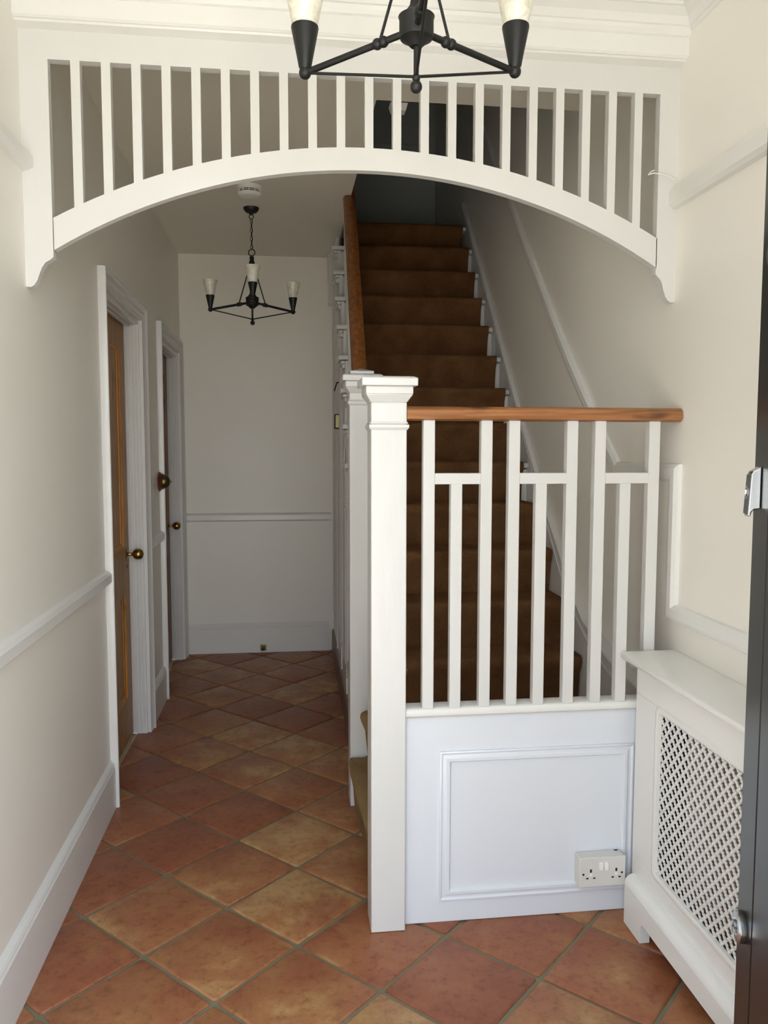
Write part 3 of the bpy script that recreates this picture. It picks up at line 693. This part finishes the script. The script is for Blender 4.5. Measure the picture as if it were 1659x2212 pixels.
# ---------------------------------------------------------------- pendant lights
def chandelier(loc, ceil_z, label, rot=0, Ra=.267, k1=1.0, tilt=0):
    x0, y0, z0 = loc          # centre, height of the arm-end balls
    rt = thing('chandelier', label, 'chandelier', (x0, y0, ceil_z), 'black three-armed hall chandeliers')
    dirs = [rot+math.radians(a) for a in (-90, 30, 150)]
    hb = MB().lathe([(.001, -.010), (.012, -.010), (.022, .0), (.033, .006), (.035, .012), (.035, .044), (.037, .048), (.033, .050), (.024, .056), (.014, .070), (.011, .086), (.011, .095)], (x0, y0, z0), n=28)
    par(obj('hub', hb, 'black', smooth=True), rt)
    st = MB().tube((x0, y0, z0+.09), (x0, y0, z0+.275), .0075).ball((x0, y0, z0+.262), .013).lathe([(.012, .2), (.016, .235), (.008, .262)], (x0, y0, z0)); fi = MB().tube((x0, y0, z0-.075), (x0, y0, z0-.005), .0055).ball((x0, y0, z0-.070), .0085).ball((x0, y0, z0-.088), .0125)
    par(obj('stem', st, 'black', smooth=True), rt); par(obj('finial', fi, 'black', smooth=True), rt)
    hz = z0+.022
    for t in dirs:
        ex, ey = x0+Ra*math.cos(t), y0+Ra*math.sin(t)
        e = Vector((ex, ey, z0)); h0 = Vector((x0+.03*math.cos(t), y0+.03*math.sin(t), hz))
        e.z += .03*(ex-x0)*tilt; cz = h0+(e-h0)*.22
        am = MB().tube(h0, e, .0068).ball(e, .0135)
        d = (e-h0).normalized()
        for q in (-.007, .007): am.ball(cz+d*q, .0115, n=12)
        a = par(obj('arm', am, 'black', smooth=True), rt)
        par(obj('stay', MB().tube(cz+Vector((0, 0, .008)), (x0+.008*math.cos(t), y0+.008*math.sin(t), z0+.235), .0032, n=8).tube(e, (x0, y0, z0-.068), .0032, n=8), 'black', smooth=True), rt)
        cone = MB().lathe([(.009*k1, .006), (.0115*k1, .013), (.0125*k1, .020), (.0245*k1, .076*k1), (.0242*k1, .079*k1), (.021*k1, .079*k1)], e, n=28)
        ho = par(obj('shade_holder', cone, 'black', smooth=True), rt)
        sh = MB().lathe([(.0215*k1, .0765*k1), (.0410*k1, .163*k1), (.0400*k1, .164*k1), (.0385*k1, .163*k1), (.0195*k1, .078*k1)], e, n=32)
        s2 = par(obj('glass_shade', sh, 'glass', smooth=True), rt)
    # chain and canopy
    rz = z0+.275
    ring = MB().torus((x0, y0, rz+.016), .018, .0028, (.2, 1, 0))
    par(obj('ring', ring, 'black', smooth=True), rt)
    ch = MB(); top_ = ceil_z-.062; z_ = rz+.034; k = 0
    step = .022; nlk = max(1, int(round((top_-z_)/step))); step = (top_-z_)/nlk
    for k in range(nlk):
        ch.torus((x0, y0, z_+step*(k+.5)), .0085, .0018, ((1, .3, 0) if k % 2 else (.3, -1, 0)), n=14, m=6, sq=(.75, 1.55))
    ch.tube((x0+.003, y0, rz+.03), (x0+.003, y0, top_), .0016, n=6)
    par(obj('chain', ch, 'black', smooth=True), rt)
    cn = MB().lathe([(.001, -.040), (.010, -.038), (.014, -.028), (.030, -.024), (.040, -.012), (.043, 0)], (x0, y0, ceil_z), n=24)
    cn.torus((x0, y0, ceil_z-.048), .012, .0025, (.2, 1, 0), n=14, m=6)
    par(obj('canopy', cn, 'black', smooth=True), rt)
    return rt
chandelier((-.172, 4.552, 2.220), ZC, 'far black three-armed chandelier hanging whole in the hall beyond the arch', rot=.05)
chandelier((.272, 1.68, 2.270), ZC, 'nearer black three-armed chandelier, cut off by the top of the photo', rot=-.07, k1=1.22, tilt=1)

# smoke alarm
sa = thing('smoke_alarm', 'round white smoke alarm on the ceiling in front of the far chandelier', 'smoke alarm', (-.166, 4.19, ZC))
par(obj('base', MB().lathe([(.064, 0), (.064, -.016), (.058, -.020), (.001, -.020)], (-.166, 4.19, ZC), n=32), 'sw', smooth=True), sa)
par(obj('vent_core', MB().lathe([(.052, -.018), (.052, -.034), (.001, -.034)], (-.166, 4.19, ZC), n=32), 'dark', smooth=True), sa)
cv = MB().lathe([(.001, -.033), (.058, -.033), (.058, -.037), (.050, -.046), (.036, -.050), (.001, -.050)], (-.166, 4.19, ZC), n=32)
cv.torus((-.166, 4.19, ZC-.0265), .056, .0016, (0, 0, 1), n=32, m=6, up=(0, 1, 0))
for k in range(12):
    t = 2*math.pi*k/12; x_, y_ = -.166+.0565*math.cos(t), 4.19+.0565*math.sin(t); cv.box(x_-.0015, x_+.0015, y_-.0015, y_+.0015, ZC-.035, ZC-.018)
par(obj('cover', cv, 'sw', smooth=True), sa)

# door stop on the back skirting
ds = thing('door_stop', 'small brass door stop with a black tip at the foot of the back wall', 'door stop', (-.165, YB-.018, .02))
par(obj('stop_base', MB().box(-.186, -.144, YB-.022, YB-.0175, .012, .056), 'brass', bev=.002), ds)
par(obj('stop_tip', MB().lathe([(.012, 0), (.013, .02), (.014, .022), (.014, .034), (.001, .036)], (-.165, YB-.021, .034), (0, -1, 0), 14), 'black', smooth=True), ds)

# ---------------------------------------------------------------- open front door
fd = sroot('door_3'); TH0 = math.radians(19)
dx, dy = math.sin(TH0), math.cos(TH0)
HX, HY = .806-.86*dx, 1.30-.86*dy
fd.location = (HX, HY, 0); fd.rotation_euler = (0, 0, -TH0)
# local: y runs along the leaf, -x is the outside face turned to the hall
def lp(name, mb, m, parent=None, **k):
    o = obj(name, mb, m, **k); o.parent = parent or fd; return o
leaf = MB()
DP = [(.0, .105), (.111, .43), (.436, .755), (.761, .86)]
leaf.box(.004, .046, 0, .86, .01, 2.06)
for a, b_ in DP: leaf.box(0, .05, a, b_, .01, 2.06)
lfo = lp('door_leaf', leaf, 'char', bev=.0015, seg=1)
# night latch pull with cylinder
pz = 1.418
pull = MB().prism([(-.0005, pz+.0), (-.014, pz-.008), (-.0165, pz-.014), (-.0200, pz-.080), (-.0185, pz-.085), (-.0155, pz-.083), (-.0145, pz-.077), (-.010, pz-.072), (-.0005, pz-.071)], 1, .808, .838)
pl = lp('door_pull', pull, 'chrome', lfo, bev=.002)
lp('pull_face', MB().prism([(-.0164, pz-.014), (-.0176, pz-.014), (-.0212, pz-.080), (-.0198, pz-.080)], 1, .809, .837), 'pullf', pl)
lp('key_cylinder', MB().lathe([(.0115, 0), (.0115, .0015), (.009, .0018), (.009, .0008), (.0005, .0008)], (-.0186, .823, pz-.044), (-1, 0, 0), 24), 'chrome', pl, smooth=True)
# lower lock
lz = .615
lp('lock_rose', MB().lathe([(.0260, 0), (.0275, .002), (.0275, .012), (.0255, .0145), (.015, .0150), (.0145, .012), (.0005, .012)], (0, .808, lz), (-1, 0, 0), 36), 'chrome', lfo, smooth=True)
lp('lock_cylinder', MB().lathe([(.0075, .010), (.0075, .018), (.0005, .0185)], (0, .808, lz+.003), (-1, 0, 0), 20).box(-.020, -.010, .8045, .8115, lz-.012, lz), 'gun', lfo, smooth=True)
# knocker boss higher up
lp('knocker_boss', MB().lathe([(.024, 0), (.026, .003), (.026, .010), (.020, .016), (.0005, .018)], (0, .745, 1.752), (-1, 0, 0), 32), 'gun', lfo, smooth=True)

# upstairs skirting lines in the dark stairwell
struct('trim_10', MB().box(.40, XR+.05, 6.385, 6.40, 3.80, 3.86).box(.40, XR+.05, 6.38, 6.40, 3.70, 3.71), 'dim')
bpy.context.view_layer.update()
